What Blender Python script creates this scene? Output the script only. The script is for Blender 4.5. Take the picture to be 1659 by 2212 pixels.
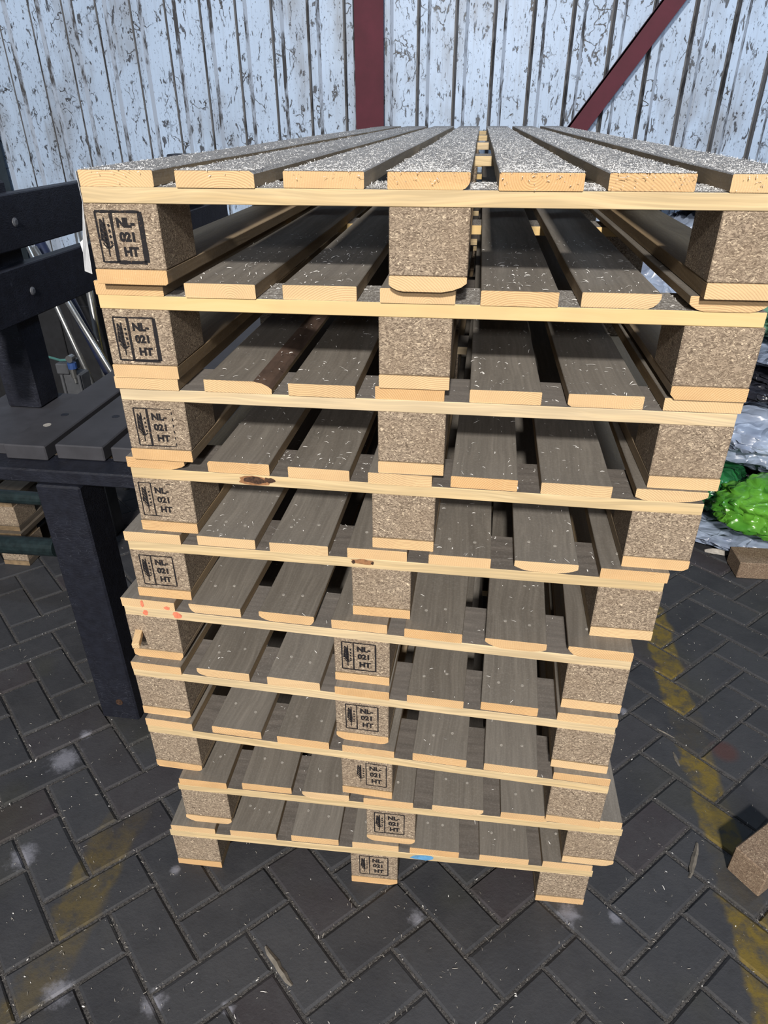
import bpy, bmesh, math, random
from mathutils import Vector, Matrix, noise, Euler
R = math.radians
for o in list(bpy.data.objects): bpy.data.objects.remove(o)
S = bpy.context.scene
C = S.collection
rnd = random.Random(7)

# ------------------------------------------------------------------ camera
F_PX, YAW, PITCH, ROLL, CAM_H = 1471.46, R(8.0246), R(30.4174), R(-0.1718), 1.6276
cyw, syw, cp, sp = math.cos(YAW), math.sin(YAW), math.cos(PITCH), math.sin(PITCH)
fw = Vector((-syw*cp, cyw*cp, -sp)); rt = Vector((cyw, syw, 0)); up = rt.cross(fw)
cr, sr = math.cos(ROLL), math.sin(ROLL)
rt2 = rt*cr + up*sr; up2 = up*cr - rt*sr
cam_d = bpy.data.cameras.new('camera'); cam = bpy.data.objects.new('camera', cam_d); C.objects.link(cam)
M = Matrix.Identity(4)
for i in range(3):
    M[i][0] = rt2[i]; M[i][1] = up2[i]; M[i][2] = -fw[i]
M[2][3] = CAM_H
cam.matrix_world = M
cam_d.sensor_fit = 'VERTICAL'; cam_d.sensor_height = 24; cam_d.sensor_width = 18
cam_d.lens = 24*F_PX/2212
cam_d.clip_start = .02
S.camera = cam

# ------------------------------------------------------------------ light
S.view_settings.view_transform = 'Standard'; S.view_settings.look = 'None'
S.view_settings.gamma = 1; S.view_settings.use_curve_mapping = False
S.view_settings.exposure = 0.0
w = bpy.data.worlds.new('world'); S.world = w; w.use_nodes = True
w.node_tree.nodes['Background'].inputs[0].default_value = (.62, .70, .85, 1)
w.node_tree.nodes['Background'].inputs[1].default_value = .13
def area(name, loc, target, size, power, col, sy=None):
    l = bpy.data.lights.new(name, 'AREA'); l.energy = power; l.color = col
    l.shape = 'RECTANGLE'; l.size = size; l.size_y = sy or size
    o = bpy.data.objects.new(name, l); C.objects.link(o); o.location = loc
    o.rotation_euler = (Vector(target)-Vector(loc)).to_track_quat('-Z', 'Y').to_euler()
    return o
area('hall_lamp_main', (0.1, -6.5, 5.9), (0, 1.2, .8), .45, 1000, (1, .93, .83))
area('hall_lamp_far', (0.5, -9.5, 4.9), (0, 1.2, .8), .6, 420, (1, .95, .9))
area('wall_fill', (2.3, 2.2, 4.2), (-.3, 4.6, 1.4), 1.6, 45, (.68, .82, 1), .5)  # added cool fill aimed at the wall, not a known lamp
area('wall_fill', (-1.9, 1.6, 4.3), (-1.2, 4.6, 1.2), 1.6, 24, (.68, .82, 1), .5)  # second added fill, for the left part of the wall

# ------------------------------------------------------------------ helpers
def tag(o, label, cat, group=None, kind=None):
    o['label'] = label
    if cat: o['category'] = cat
    if group: o['group'] = group
    if kind: o['kind'] = kind
    return o
def empty(name, loc=(0, 0, 0), rz=0, label=None, cat=None, group=None):
    o = bpy.data.objects.new(name, None); C.objects.link(o)
    o.location = loc; o.rotation_euler = (0, 0, rz); o.empty_display_size = .05
    if label: tag(o, label, cat, group)
    return o
class MB:
    def __init__(s): s.v = []; s.f = []; s.m = []; s.sm = False
    def add(s, vs, fs, mi=0):
        b = len(s.v); s.v += [tuple(v) for v in vs]
        for f in fs: s.f.append(tuple(i+b for i in f)); s.m.append(mi)
    def box(s, x0, x1, y0, y1, z0, z1, mi=0, ch=0.0):
        if ch <= 0:
            vs = [(x, y, z) for z in (z0, z1) for y in (y0, y1) for x in (x0, x1)]
            s.add(vs, [(0, 2, 3, 1), (4, 5, 7, 6), (0, 1, 5, 4), (2, 6, 7, 3), (0, 4, 6, 2), (1, 3, 7, 5)], mi); return
        bm = bmesh.new(); bmesh.ops.create_cube(bm, size=1)
        for v in bm.verts: v.co = Vector((x0+(v.co.x+.5)*(x1-x0), y0+(v.co.y+.5)*(y1-y0), z0+(v.co.z+.5)*(z1-z0)))
        bmesh.ops.bevel(bm, geom=bm.edges[:], offset=ch, segments=1, affect='EDGES')
        s.add([v.co[:] for v in bm.verts], [[v.index for v in f.verts] for f in bm.faces] if not bm.verts.index_update() else [], mi); bm.free()
    def xbox(s, c, dims, rot, mi=0, ch=.0):
        t_ = MB(); a, b, d = dims; t_.box(-a/2, a/2, -b/2, b/2, -d/2, d/2, 0, ch)
        m = rot.to_matrix() if not isinstance(rot, Matrix) else rot
        s.add([m @ Vector(v)+Vector(c) for v in t_.v], t_.f, mi)
    def tube(s, pts, r, n=10, mi=0):
        pts = [Vector(p) for p in pts]; k = len(pts); vs = []
        rs = r if isinstance(r, (list, tuple)) else [r]*k
        for i, p in enumerate(pts):
            d = (pts[min(i+1, k-1)]-pts[max(i-1, 0)]).normalized()
            a = d.cross(Vector((0, 0, 1)) if abs(d.z) < .9 else Vector((1, 0, 0))).normalized(); b = d.cross(a)
            for j in range(n):
                q = 2*math.pi*j/n; vs.append(p+(a*math.cos(q)+b*math.sin(q))*rs[i])
        fs = [(i*n+j, i*n+(j+1) % n, (i+1)*n+(j+1) % n, (i+1)*n+j) for i in range(k-1) for j in range(n)]
        fs += [tuple(range(n))[::-1], tuple(range((k-1)*n, k*n))]
        s.add(vs, fs, mi)
    def build(s, name, mats, parent=None, loc=None, smooth=False, rz=0):
        me = bpy.data.meshes.new(name); me.from_pydata(s.v, [], s.f)
        for m in (mats if isinstance(mats, (list, tuple)) else [mats]): me.materials.append(m)
        me.polygons.foreach_set('material_index', s.m)
        if smooth: me.polygons.foreach_set('use_smooth', [True]*len(me.polygons))
        me.update()
        bm = bmesh.new(); bm.from_mesh(me); bmesh.ops.recalc_face_normals(bm, faces=bm.faces); bm.to_mesh(me); bm.free()
        o = bpy.data.objects.new(name, me); C.objects.link(o)
        if loc: o.location = loc
        if rz: o.rotation_euler = (0, 0, rz)
        if parent: o.parent = parent
        return o

# ------------------------------------------------------------------ materials
class NT:
    def __init__(s, name, rough=.7):
        s.mat = bpy.data.materials.new(name); s.mat.use_nodes = True; s.t = s.mat.node_tree
        s.b = s.t.nodes['Principled BSDF']; s.b.inputs['Roughness'].default_value = rough
        s.tc = s.t.nodes.new('ShaderNodeTexCoord'); s.oi = s.t.nodes.new('ShaderNodeObjectInfo')
        s.o = s.vm('ADD', s.tc.outputs['Object'], s.vm('SCALE', (3.1, 7.7, 5.3), sc=s.oi.outputs['Random']))
        s.raw = s.tc.outputs['Object']
    def put(s, sock, v):
        if isinstance(v, bpy.types.NodeSocket): s.t.links.new(v, sock)
        elif v is not None: sock.default_value = v
    def vm(s, op, a, b=None, sc=None):
        n = s.t.nodes.new('ShaderNodeVectorMath'); n.operation = op
        s.put(n.inputs[0], a)
        if b is not None: s.put(n.inputs[1], b)
        if sc is not None: s.put(n.inputs['Scale'], sc)
        return n.outputs['Value'] if op in ('LENGTH', 'DISTANCE') else n.outputs[0]
    def ma(s, op, a, b=None, c=None, clamp=False):
        n = s.t.nodes.new('ShaderNodeMath'); n.operation = op; n.use_clamp = clamp
        s.put(n.inputs[0], a)
        if b is not None: s.put(n.inputs[1], b)
        if c is not None: s.put(n.inputs[2], c)
        return n.outputs[0]
    def mp(s, vec, scale=(1, 1, 1), rot=(0, 0, 0), loc=(0, 0, 0)):
        n = s.t.nodes.new('ShaderNodeMapping'); s.put(n.inputs[0], vec)
        n.inputs['Scale'].default_value = scale; n.inputs['Rotation'].default_value = rot; n.inputs['Location'].default_value = loc
        return n.outputs[0]
    def noise(s, vec, scale=5, detail=3, rough=.5, dist=0):
        n = s.t.nodes.new('ShaderNodeTexNoise'); s.put(n.inputs['Vector'], vec)
        n.inputs['Scale'].default_value = scale; n.inputs['Detail'].default_value = detail
        n.inputs['Roughness'].default_value = rough; n.inputs['Distortion'].default_value = dist
        return n.outputs['Fac']
    def noisec(s, vec, scale=5, detail=2):
        n = s.t.nodes.new('ShaderNodeTexNoise'); s.put(n.inputs['Vector'], vec)
        n.inputs['Scale'].default_value = scale; n.inputs['Detail'].default_value = detail
        return n.outputs['Color']
    def voro(s, vec, scale=5, feat='F1', out='Distance', rnd_=1):
        n = s.t.nodes.new('ShaderNodeTexVoronoi'); n.feature = feat; s.put(n.inputs['Vector'], vec)
        n.inputs['Scale'].default_value = scale; n.inputs['Randomness'].default_value = rnd_
        return n.outputs[out]
    def ramp(s, f, stops):
        n = s.t.nodes.new('ShaderNodeValToRGB'); s.put(n.inputs[0], f); e = n.color_ramp.elements
        while len(e) < len(stops): e.new(.5)
        for i, (p, c) in enumerate(stops):
            e[i].position = p; e[i].color = (c, c, c, 1) if isinstance(c, (int, float)) else (*c, 1)
        return n.outputs[0]
    def sm(s, f, a, b):
        n = s.t.nodes.new('ShaderNodeMapRange'); n.interpolation_type = 'SMOOTHSTEP'; s.put(n.inputs[0], f)
        n.inputs[1].default_value = a; n.inputs[2].default_value = b
        return n.outputs[0]
    def mix(s, f, a, b, mode='MIX'):
        n = s.t.nodes.new('ShaderNodeMix'); n.data_type = 'RGBA'; n.blend_type = mode
        s.put(n.inputs[0], f)
        for i, v in ((6, a), (7, b)):
            s.put(n.inputs[i], (*v, 1) if isinstance(v, (tuple, list)) and len(v) == 3 else v)
        return n.outputs[2]
    def bump(s, h, strength=.3, dist=.002):
        n = s.t.nodes.new('ShaderNodeBump'); s.put(n.inputs['Height'], h)
        n.inputs['Strength'].default_value = strength; n.inputs['Distance'].default_value = dist
        s.t.links.new(n.outputs[0], s.b.inputs['Normal'])
    def col(s, c): s.put(s.b.inputs['Base Color'], (*c, 1) if isinstance(c, tuple) else c); return s
    def rough(s, r): s.put(s.b.inputs['Roughness'], r); return s

def wood_face(name, c1, c2, axis, dust=0.0, dark=.25, tone=.25, grain=1.0, knots=False):
    """planed or weathered softwood, grain along axis, sawdust lying on it"""
    n = NT(name, .8)
    sc = (70, 1.6, 70) if axis == 'Y' else (1.6, 70, 70)
    warp = n.vm('ADD', n.o, n.vm('SCALE', n.noisec(n.o, 3.0), sc=.05))
    g = n.noise(n.mp(warp, sc), 1.0, 4, .6)
    lines = n.ramp(n.noise(n.mp(warp, (sc[0]*3.2, sc[1]*1.2, sc[2]*3.2)), 1.0, 2, .5), [(.35, 0), (.62, 1)])
    big = n.noise(n.o, 6, 3)
    c = n.mix(n.ramp(g, [(.3, 0), (.7, 1)]), c1, c2)
    c = n.mix(n.ma('MULTIPLY', lines, dark*grain), c, tuple(x*.45 for x in c1))
    c = n.mix(n.ma('MULTIPLY', n.sm(big, .45, .75), .35), c, tuple(x*.6 for x in c1))
    if knots:
        kd = n.voro(n.mp(n.o, (5.2, 2.0, 1) if axis == 'Y' else (2, 5.2, 1)), 1.0)
        rings = n.ma('SINE', n.ma('MULTIPLY', kd, 170))
        km = n.ma('SUBTRACT', 1, n.sm(kd, .05, .14))
        c = n.mix(n.ma('MULTIPLY', km, n.ma('MULTIPLY_ADD', rings, .18, .35)), c, tuple(x*.45 for x in c1))
    c = n.mix(n.ma('MULTIPLY', n.ma('SUBTRACT', n.oi.outputs['Random'], .5), tone), c, (1, 1, 1), 'MIX') if tone else c
    if dust:
        d1 = n.noise(n.o, 240, 2, .6)
        d2 = n.noise(n.mp(n.o, (1, .55, 1)), 9, 3, .6)
        msk = n.ma('MULTIPLY', n.ramp(d1, [(.50, 0), (.64, 1)]), n.ramp(d2, [(.3, .35), (.65, 1)]))
        c = n.mix(n.ma('MULTIPLY', msk, dust), c, (.80, .80, .80))
        c = n.mix(n.ma('MULTIPLY', n.ramp(n.noise(n.mp(n.o, (900, 250, 900)), 1, 1), [(.62, 0), (.70, 1)]), dust*.8), c, (.9, .88, .84))
    n.col(c); n.bump(g, .35, .0012)
    return n.mat
M_TOP = wood_face('grey_dusty_plank_top', (.235, .215, .19), (.155, .138, .12), 'Y', dust=.05, dark=.35, tone=.10, knots=True)
M_TOPD = wood_face('sawdust_covered_plank_top', (.225, .222, .225), (.165, .162, .165), 'Y', dust=.55, dark=.25, tone=.10)
M_SIDE = wood_face('brown_plank_edge', (.40, .29, .165), (.27, .19, .11), 'Y', dust=.08, dark=.3, tone=.15)
M_STOP = wood_face('grey_stringer_top', (.20, .18, .165), (.13, .115, .105), 'X', dust=.06, dark=.5, tone=.1)
M_STOPD = wood_face('sawdust_covered_stringer_top', (.24, .225, .21), (.16, .145, .135), 'X', dust=.6, dark=.4, tone=.1)
M_SFRONT = wood_face('fresh_pine_edge', (.76, .60, .36), (.66, .49, .26), 'X', dust=0, dark=.55, tone=.18, grain=.9)
M_SFRONT2 = wood_face('golden_pine_edge', (.78, .57, .27), (.72, .50, .21), 'X', dust=0, dark=.10, tone=.1, grain=.6)
def endgrain():
    n = NT('sawn_plank_end', .85)
    off = n.mp(n.o, (1, 0, 1), loc=(0, 0, 0))
    p = n.vm('ADD', n.raw, n.vm('SCALE', n.vm('SUBTRACT', n.noisec(n.mp(n.o, (25, 25, 25)), 1.0), (.5, .5, .5)), sc=.006))
    cx = n.t.nodes.new('ShaderNodeCombineXYZ')
    n.put(cx.inputs[0], n.ma('MULTIPLY_ADD', n.oi.outputs['Random'], .26, -.09))
    n.put(cx.inputs[2], n.ma('MULTIPLY_ADD', n.ma('FRACT', n.ma('MULTIPLY', n.oi.outputs['Random'], 17.3)), .13, -.11))
    d = n.vm('LENGTH', n.vm('MULTIPLY', n.vm('SUBTRACT', p, cx.outputs[0]), (1, 0, 1)))
    rings = n.ma('SINE', n.ma('MULTIPLY', d, 1900))
    f = n.ma('MULTIPLY_ADD', rings, .5, .5)
    fine = n.noise(n.o, 420, 3, .7); blot = n.noise(n.o, 18, 2)
    c = n.mix(n.ma('MULTIPLY', f, .34), (.70, .445, .215), (.44, .25, .105))
    c = n.mix(n.ma('MULTIPLY', n.sm(fine, .55, .75), .45), c, (.86, .68, .44))
    c = n.mix(n.ma('MULTIPLY', n.sm(blot, .45, .75), .4), c, (.50, .31, .15))
    c = n.mix(n.ma('MULTIPLY', n.ma('FRACT', n.ma('MULTIPLY', n.oi.outputs['Random'], 7.7)), .48), c, (.76, .60, .38))
    n.col(c); n.bump(n.ma('ADD', f, fine), .5, .0008)
    return n.mat
M_END = endgrain()
def chipboard(name='pressed_chip_block', k=1.0, tint=(1, 1, 1)):
    n = NT(name, .85)
    def flakes(rot, sc):
        v = n.mp(n.vm('ADD', n.o, n.vm('SCALE', n.noisec(n.o, 75, 1), sc=.016)), sc, rot)
        return n.voro(v, 1.0, out='Color')
    a = flakes((0, R(22), R(20)), (260, 420, 850)); b = flakes((R(70), R(80), 0), (250, 430, 800)); c_ = flakes((R(35), R(-48), R(60)), (270, 420, 850))
    sel = n.noise(n.o, 170, 2)
    va = n.t.nodes.new('ShaderNodeSeparateColor'); n.put(va.inputs[0], a)
    vb = n.t.nodes.new('ShaderNodeSeparateColor'); n.put(vb.inputs[0], b)
    vc = n.t.nodes.new('ShaderNodeSeparateColor'); n.put(vc.inputs[0], c_)
    m = n.ma('MAXIMUM', n.ma('MULTIPLY', va.outputs[0], n.sm(sel, .35, .6)), n.ma('MULTIPLY', vb.outputs[0], n.sm(sel, .65, .4)))
    m = n.ma('MAXIMUM', m, n.ma('MULTIPLY', vc.outputs[0], .85))
    col = n.ramp(m, [(.25, (.13*tint[0], .095*tint[1], .068*tint[2])), (.6, (.31*tint[0]*k, .245*tint[1]*k, .185*tint[2]*k)), (.85, (.47*tint[0]*k, .38*tint[1]*k, .285*tint[2]*k)), (.97, (.74*k, .62*k, .46*k))])
    col = n.mix(n.ma('MULTIPLY', n.sm(n.noise(n.o, 14, 2), .4, .7), .3), col, (.26, .19, .13))
    n.col(col); n.bump(m, .8, .0015)
    return n.mat
M_CHIP = chipboard()
M_SHADED = wood_face('shaded_brown_pallet_wood', (.14, .11, .08), (.09, .07, .05), 'Y', dust=0, dark=.3, tone=.1)  # dark wood tone paints in the shade behind the bench
def plain(name, c, r=.6, var=.15, sc=30, bump=.2, metal=0, ani=(1, 1, 1)):
    n = NT(name, r); f = n.noise(n.mp(n.o, ani), sc, 4, .6)
    n.col(n.mix(n.ramp(f, [(.3, 0), (.7, 1)]), tuple(x*(1-var) for x in c), tuple(min(1, x*(1+var)) for x in c)))
    n.b.inputs['Metallic'].default_value = metal
    if bump: n.bump(f, bump, .001)
    return n.mat
def burn():
    n = NT('burnt_stamp_ink', .8); f = n.noise(n.o, 260, 2, .6)
    n.col(n.mix(n.ramp(f, [(.62, 0), (.72, 1)]), (.008, .007, .010), (.13, .075, .04))); return n.mat
M_BURN = burn()
M_SHADEDEND = plain('shaded_plank_end', (.24, .17, .10), .85, .25, 60, .3)  # plank end darkened for the same shade behind the bench
M_KNOT = plain('dark_knot', (.06, .03, .018), .7, .7, 180, .5)
M_KNOTR = plain('reddish_knot', (.30, .15, .07), .7, .35, 150, .3)
M_RED = plain('red_paint_mark', (.75, .22, .13), .6, .25, 120, 0)
M_BLUE = plain('blue_paint_mark', (.12, .33, .60), .5, .3, 60, 0)
M_BARK = plain('dark_bark_edge', (.10, .065, .05), .8, .4, 60, .6, ani=(1, .2, 1))
M_SHAVE = plain('pale_wood_shaving', (.80, .80, .80), .6, .12, 90, 0)
M_SHAVEF = plain('dull_wood_shaving', (.42, .40, .37), .6, .3, 60, 0)
M_NAIL = plain('nail_steel', (.55, .53, .50), .45, .2, 200, 0, metal=.3)
M_STEEL = plain('brushed_steel', (.45, .46, .46), .3, .12, 60, .05, metal=.9)
M_BLACKMETAL = plain('black_machine_paint', (.012, .013, .016), .55, .3, 20, .1)
M_GREYMETAL = plain('grey_machine_paint', (.07, .075, .085), .5, .2, 20, .1)
M_NAVY = plain('navy_hose', (.012, .018, .05), .45, .2, 30, .1)
M_TUBE = plain('dark_green_tube_paint', (.012, .022, .025), .4, .35, 40, .2)
M_YELLOW = plain('yellow_paint', (.62, .5, .03), .5, .2, 40, .1)
M_TEAL = plain('teal_hose', (.06, .17, .16), .4, .15, 30, 0)
M_BLUEF = plain('blue_fitting', (.03, .07, .22), .4, .2, 30, 0)
def recycled():
    n = NT('recycled_black_plastic', .5)
    f = n.noise(n.o, 35, 5, .65); s1 = n.voro(n.mp(n.vm('ADD', n.o, n.vm('SCALE', n.noisec(n.o, 12), sc=.05)), (30, 90, 160), (.4, .5, .3)), 1.0, 'DISTANCE_TO_EDGE')
    c = n.mix(n.ramp(f, [(.3, 0), (.7, 1)]), (.0058, .0066, .0125), (.013, .0155, .027))
    c = n.mix(n.ma('MULTIPLY', n.ramp(s1, [(0, 1), (.03, 0)]), n.ma('MULTIPLY', n.sm(n.noise(n.o, 9, 2), .40, .7), .45)), c, (.09, .10, .135))
    n.col(c); n.bump(n.ma('ADD', f, s1), .35, .002); return n.mat
M_PLAS = recycled()
M_PLASD = plain('dusty_black_plastic', (.045, .046, .056), .6, .18, 14, .2)
M_BOLT = plain('bolt_head', (.09, .095, .11), .4, .15, 50, .1)
def sheeting(name, c, c2, r=.25):
    n = NT(name, r)
    v = n.vm('ADD', n.o, n.vm('SCALE', n.noisec(n.o, 5, 2), sc=.30))
    f = n.noise(v, 7, 2, .5, .3); e = n.voro(v, 9, 'DISTANCE_TO_EDGE')
    n.col(n.mix(n.sm(f, .35, .68), c, c2)); n.bump(n.ma('ADD', n.ma('MULTIPLY', f, 1.0), n.ma('MULTIPLY', n.ramp(e, [(0, 1), (.22, 0)]), .45)), 1.0, .019)
    return n.mat
M_GREEN = sheeting('bright_green_film', (.125, .38, .04), (.05, .22, .025), .22)
M_DGREEN = sheeting('dark_green_film', (.02, .17, .05), (.01, .06, .025), .22)
M_SILVER = sheeting('silver_blue_film', (.34, .42, .58), (.22, .27, .39), .3)
M_BAGBLK = sheeting('black_film', (.012, .013, .020), (.03, .032, .045), .2)
M_PALEG = sheeting('pale_green_film', (.20, .42, .30), (.12, .26, .19), .3)
def clearfilm():
    n = NT('white_plastic_film', .3); n.col((.66, .68, .72)); n.b.inputs['Alpha'].default_value = 1
    n.bump(n.noise(n.o, 60, 3), .5, .003); return n.mat
M_FILM = clearfilm()
def wallpaint():
    n = NT('flaking_pale_blue_sheet', .45)
    st = n.mp(n.raw, (1, 1, .35))
    big = n.noise(n.mp(n.raw, (1, 1, .45)), 3.2, 4, .6)
    pat = n.noise(n.mp(n.raw, (1, 1, .5)), 1.7, 2, .5)
    wv = n.vm('ADD', st, n.vm('SCALE', n.noisec(n.mp(n.raw, (1, 1, .5)), 9, 3), sc=.10))
    fleck = n.ramp(n.noise(wv, 44, 5, .62), [(.592, 0), (.625, 1)])
    fleck2 = n.ramp(n.noise(n.mp(n.raw, (1, 1, .5)), 95, 3, .6), [(.615, 0), (.66, 1)])
    crk = n.ramp(n.voro(n.vm('ADD', n.mp(n.raw, (1, 1, .55)), n.vm('SCALE', n.noisec(n.raw, 14, 4), sc=.12)), 9, 'DISTANCE_TO_EDGE'), [(0, 1), (.016, .9), (.03, 0)])
    crm = n.ramp(n.noise(n.raw, 5, 3, .6), [(.52, 0), (.60, 1)])
    worn = n.ramp(n.ma('MULTIPLY', big, n.ramp(pat, [(.4, .85), (.7, 1.25)])), [(.52, 0), (.70, 1)])
    streak = n.ramp(n.noise(n.mp(n.raw, (60, 60, 1.6)), 1.0, 4, .65), [(.50, 0), (.72, 1)])
    c = n.mix(n.ramp(n.noise(n.raw, 2.5, 3), [(.3, 0), (.7, 1)]), (.47, .60, .80), (.40, .51, .68))
    c = n.mix(n.ma('MULTIPLY', streak, n.ma('MULTIPLY_ADD', worn, .5, .22)), c, (.20, .20, .215))
    c = n.mix(n.ma('MULTIPLY', worn, .62), c, (.20, .205, .22))
    c = n.mix(n.ma('MULTIPLY', crk, crm), c, (.035, .035, .04))
    c = n.mix(n.ma('MULTIPLY', fleck, .9), c, (.03, .03, .036))
    c = n.mix(n.ma('MULTIPLY', fleck2, n.ma('MULTIPLY_ADD', worn, .4, .55)), c, (.035, .035, .04))
    n.col(c); n.bump(n.ma('SUBTRACT', 1, n.ma('MAXIMUM', fleck, n.ma('MULTIPLY', crk, crm))), .4, .002)
    return n.mat
M_WALL = wallpaint()
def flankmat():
    n = NT('grimy_shaded_sheet_flank', .6)  # rib groove and left flank: shade painted as dark tone, with grime streaks
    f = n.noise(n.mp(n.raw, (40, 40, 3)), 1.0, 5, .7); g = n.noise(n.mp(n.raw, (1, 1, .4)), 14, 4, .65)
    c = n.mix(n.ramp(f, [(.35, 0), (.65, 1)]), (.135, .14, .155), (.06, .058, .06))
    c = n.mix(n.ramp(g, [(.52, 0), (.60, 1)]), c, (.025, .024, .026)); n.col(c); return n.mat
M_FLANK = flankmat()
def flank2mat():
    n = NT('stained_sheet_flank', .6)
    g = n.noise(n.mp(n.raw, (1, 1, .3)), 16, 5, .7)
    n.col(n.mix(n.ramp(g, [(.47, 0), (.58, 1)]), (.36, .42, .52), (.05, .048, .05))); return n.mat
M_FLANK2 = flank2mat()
M_MAROON = plain('maroon_steel_paint', (.080, .010, .022), .75, .22, 6, .1)
def floormat():
    n = NT('dark_clay_pavers', .72)
    at = n.t.nodes.new('ShaderNodeAttribute'); at.attribute_name = 'tone'
    sep = n.t.nodes.new('ShaderNodeSeparateColor'); n.put(sep.inputs[0], at.outputs['Color'])
    tone, pnt, hue = sep.outputs[0], sep.outputs[1], sep.outputs[2]
    P = n.raw
    f = n.noise(P, 9, 5, .65); fine = n.noise(P, 150, 3, .7); gr = n.noise(P, 38, 4, .6)
    c = n.mix(tone, (.026, .028, .035), (.043, .046, .055))
    c = n.mix(n.ma('MULTIPLY', n.sm(hue, .80, .98), .4), c, (.045, .026, .030))
    c = n.mix(n.ma('MULTIPLY', n.ramp(f, [(.38, 0), (.7, 1)]), .55), c, (.058, .060, .068))
    c = n.mix(n.ma('MULTIPLY', n.ramp(gr, [(.55, 0), (.72, 1)]), .35), c, (.022, .022, .025))
    # worn yellow lane lines
    sx = n.t.nodes.new('ShaderNodeSeparateXYZ'); n.put(sx.inputs[0], P)
    xw = n.ma('ADD', sx.outputs[0], n.ma('MULTIPLY_ADD', n.noise(P, 12, 3), .07, -.035))
    def band(x0, wd, y0, y1, g):
        m = n.ma('SUBTRACT', 1, n.sm(n.ma('ABSOLUTE', n.ma('SUBTRACT', xw, x0)), wd*.75, wd*1.1))
        yy = n.ma('MULTIPLY', n.sm(sx.outputs[1], y0, y0+.05), n.sm(sx.outputs[1], y1, y1-.25))
        return n.ma('MULTIPLY', n.ma('MULTIPLY', m, yy), g)
    yl = n.ma('MAXIMUM', band(.715, .050, -3, 2.5, .95), band(-.850, .060, -3, 1.15, .42))
    wear = n.ramp(n.noise(P, 24, 4, .7), [(.34, .15), (.58, 1)])
    yl = n.ma('MULTIPLY', n.ma('MULTIPLY', yl, wear), n.ramp(pnt, [(.28, .12), (.42, 1)]))
    c = n.mix(yl, c, (.165, .118, .018))
    # greenish algae smear on the left pavers
    al = n.ma('MULTIPLY', n.sm(n.noise(n.mp(P, (1, 1, 1), loc=(2.2, .4, 0)), 3.2, 2), .55, .72), .25)
    c = n.mix(al, c, (.055, .055, .028))
    # chalky white spots
    for (x, y, r) in [(-1.114, 1.205, .05), (-1.10, 1.30, .022), (-1.057, .912, .04), (-.80, .635, .035), (-.588, .645, .028), (-.052, .897, .022), (-.43, .655, .018), (.30, .955, .03), (.41, .96, .02), (-.66, .93, .014), (.80, 1.03, .03), (.53, 1.62, .015)]:
        d = n.vm('DISTANCE', n.vm('MULTIPLY', P, (1, 1, 0)), (x, y, 0))
        d = n.ma('ADD', d, n.ma('MULTIPLY_ADD', n.noise(P, 45, 4, .7), r*1.8, -r*.9))
        c = n.mix(n.ma('MULTIPLY', n.sm(d, r*1.1, r*.2), .62), c, (.27, .28, .34))
    # rust-red paver stain
    d = n.vm('DISTANCE', n.vm('MULTIPLY', P, (1, 1, 0)), (.80, 1.50, 0))
    c = n.mix(n.ma('MULTIPLY', n.sm(d, .05, .02), .6), c, (.085, .028, .022))
    n.col(c); n.bump(n.ma('ADD', fine, n.ma('MULTIPLY', gr, 1.5)), .35, .0025)
    return n.mat
M_FLOOR = floormat()
def groutmat():
    n = NT('grit_in_paver_joints', .95); f = n.noise(n.raw, 260, 3, .8)
    n.col(n.mix(n.ramp(f, [(.4, 0), (.68, 1)]), (.030, .029, .031), (.15, .145, .145))); n.bump(f, .9, .004); return n.mat
M_GROUT = groutmat()

# ------------------------------------------------------------------ floor: herringbone pavers
def build_floor():
    W, TH, OX, OY, KX = .11088, .8078, -.2315, 1.7641, 1.070
    ct, st_ = math.cos(TH), math.sin(TH)
    mb = MB(); cols = []
    r = random.Random(3)
    X0, X1, Y0, Y1 = -3.6, 2.6, -.9, 4.75
    for a in range(-90, 90):
        for b in range(-50, 50):
            for typ in (0, 1):
                i, j = a+2*b, a-2*b
                u0, v0, du, dv = (i, j, 2, 1) if typ == 0 else (i, j+1, 1, 2)
                uc, vc = (u0+du/2+OX)*W, (v0+dv/2+OY)*W
                x, y = (uc*ct-vc*st_)*KX, uc*st_+vc*ct
                if not (X0 < x < X1 and Y0 < y < Y1): continue
                g = .0042; bv = .0045; tilt = [r.uniform(-.0012, .0012) for _ in range(3)]
                vs = []
                for lv, ins in ((-.012, g-.001), (-.004, g), (0.0, g+bv)):
                    for (su, sv) in ((0, 0), (1, 0), (1, 1), (0, 1)):
                        # slightly wavy, chipped outline
                        uu = (u0+OX+su*du)*W+(ins if su == 0 else -ins)+r.uniform(-.0012, .0012)
                        vv = (v0+OY+sv*dv)*W+(ins if sv == 0 else -ins)+r.uniform(-.0012, .0012)
                        vs.append(((uu*ct-vv*st_)*KX, uu*st_+vv*ct, min(lv+tilt[0]+tilt[1]*(su-.5)+tilt[2]*(sv-.5), 0) if lv == 0 else lv))
                fs = [(8, 9, 10, 11)]
                for k in (0, 4):
                    for q in range(4): fs.append((k+q, k+(q+1) % 4, k+4+(q+1) % 4, k+4+q))
                mb.add(vs, fs, 0); c = (r.random(), r.random(), r.random(), 1); cols += [c]*12
    nb = len(mb.v)
    mb.add([(X0, Y0, -.0055), (X1, Y0, -.0055), (X1, Y1, -.0055), (X0, Y1, -.0055)], [(0, 1, 2, 3)], 1)
    cols += [(.5, .5, .5, 1)]*4
    o = mb.build('floor', [M_FLOOR, M_GROUT]); o['kind'] = 'structure'
    ca = o.data.color_attributes.new('tone', 'FLOAT_COLOR', 'POINT')
    ca.data.foreach_set('color', [x for c in cols for x in c])
build_floor()

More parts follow.
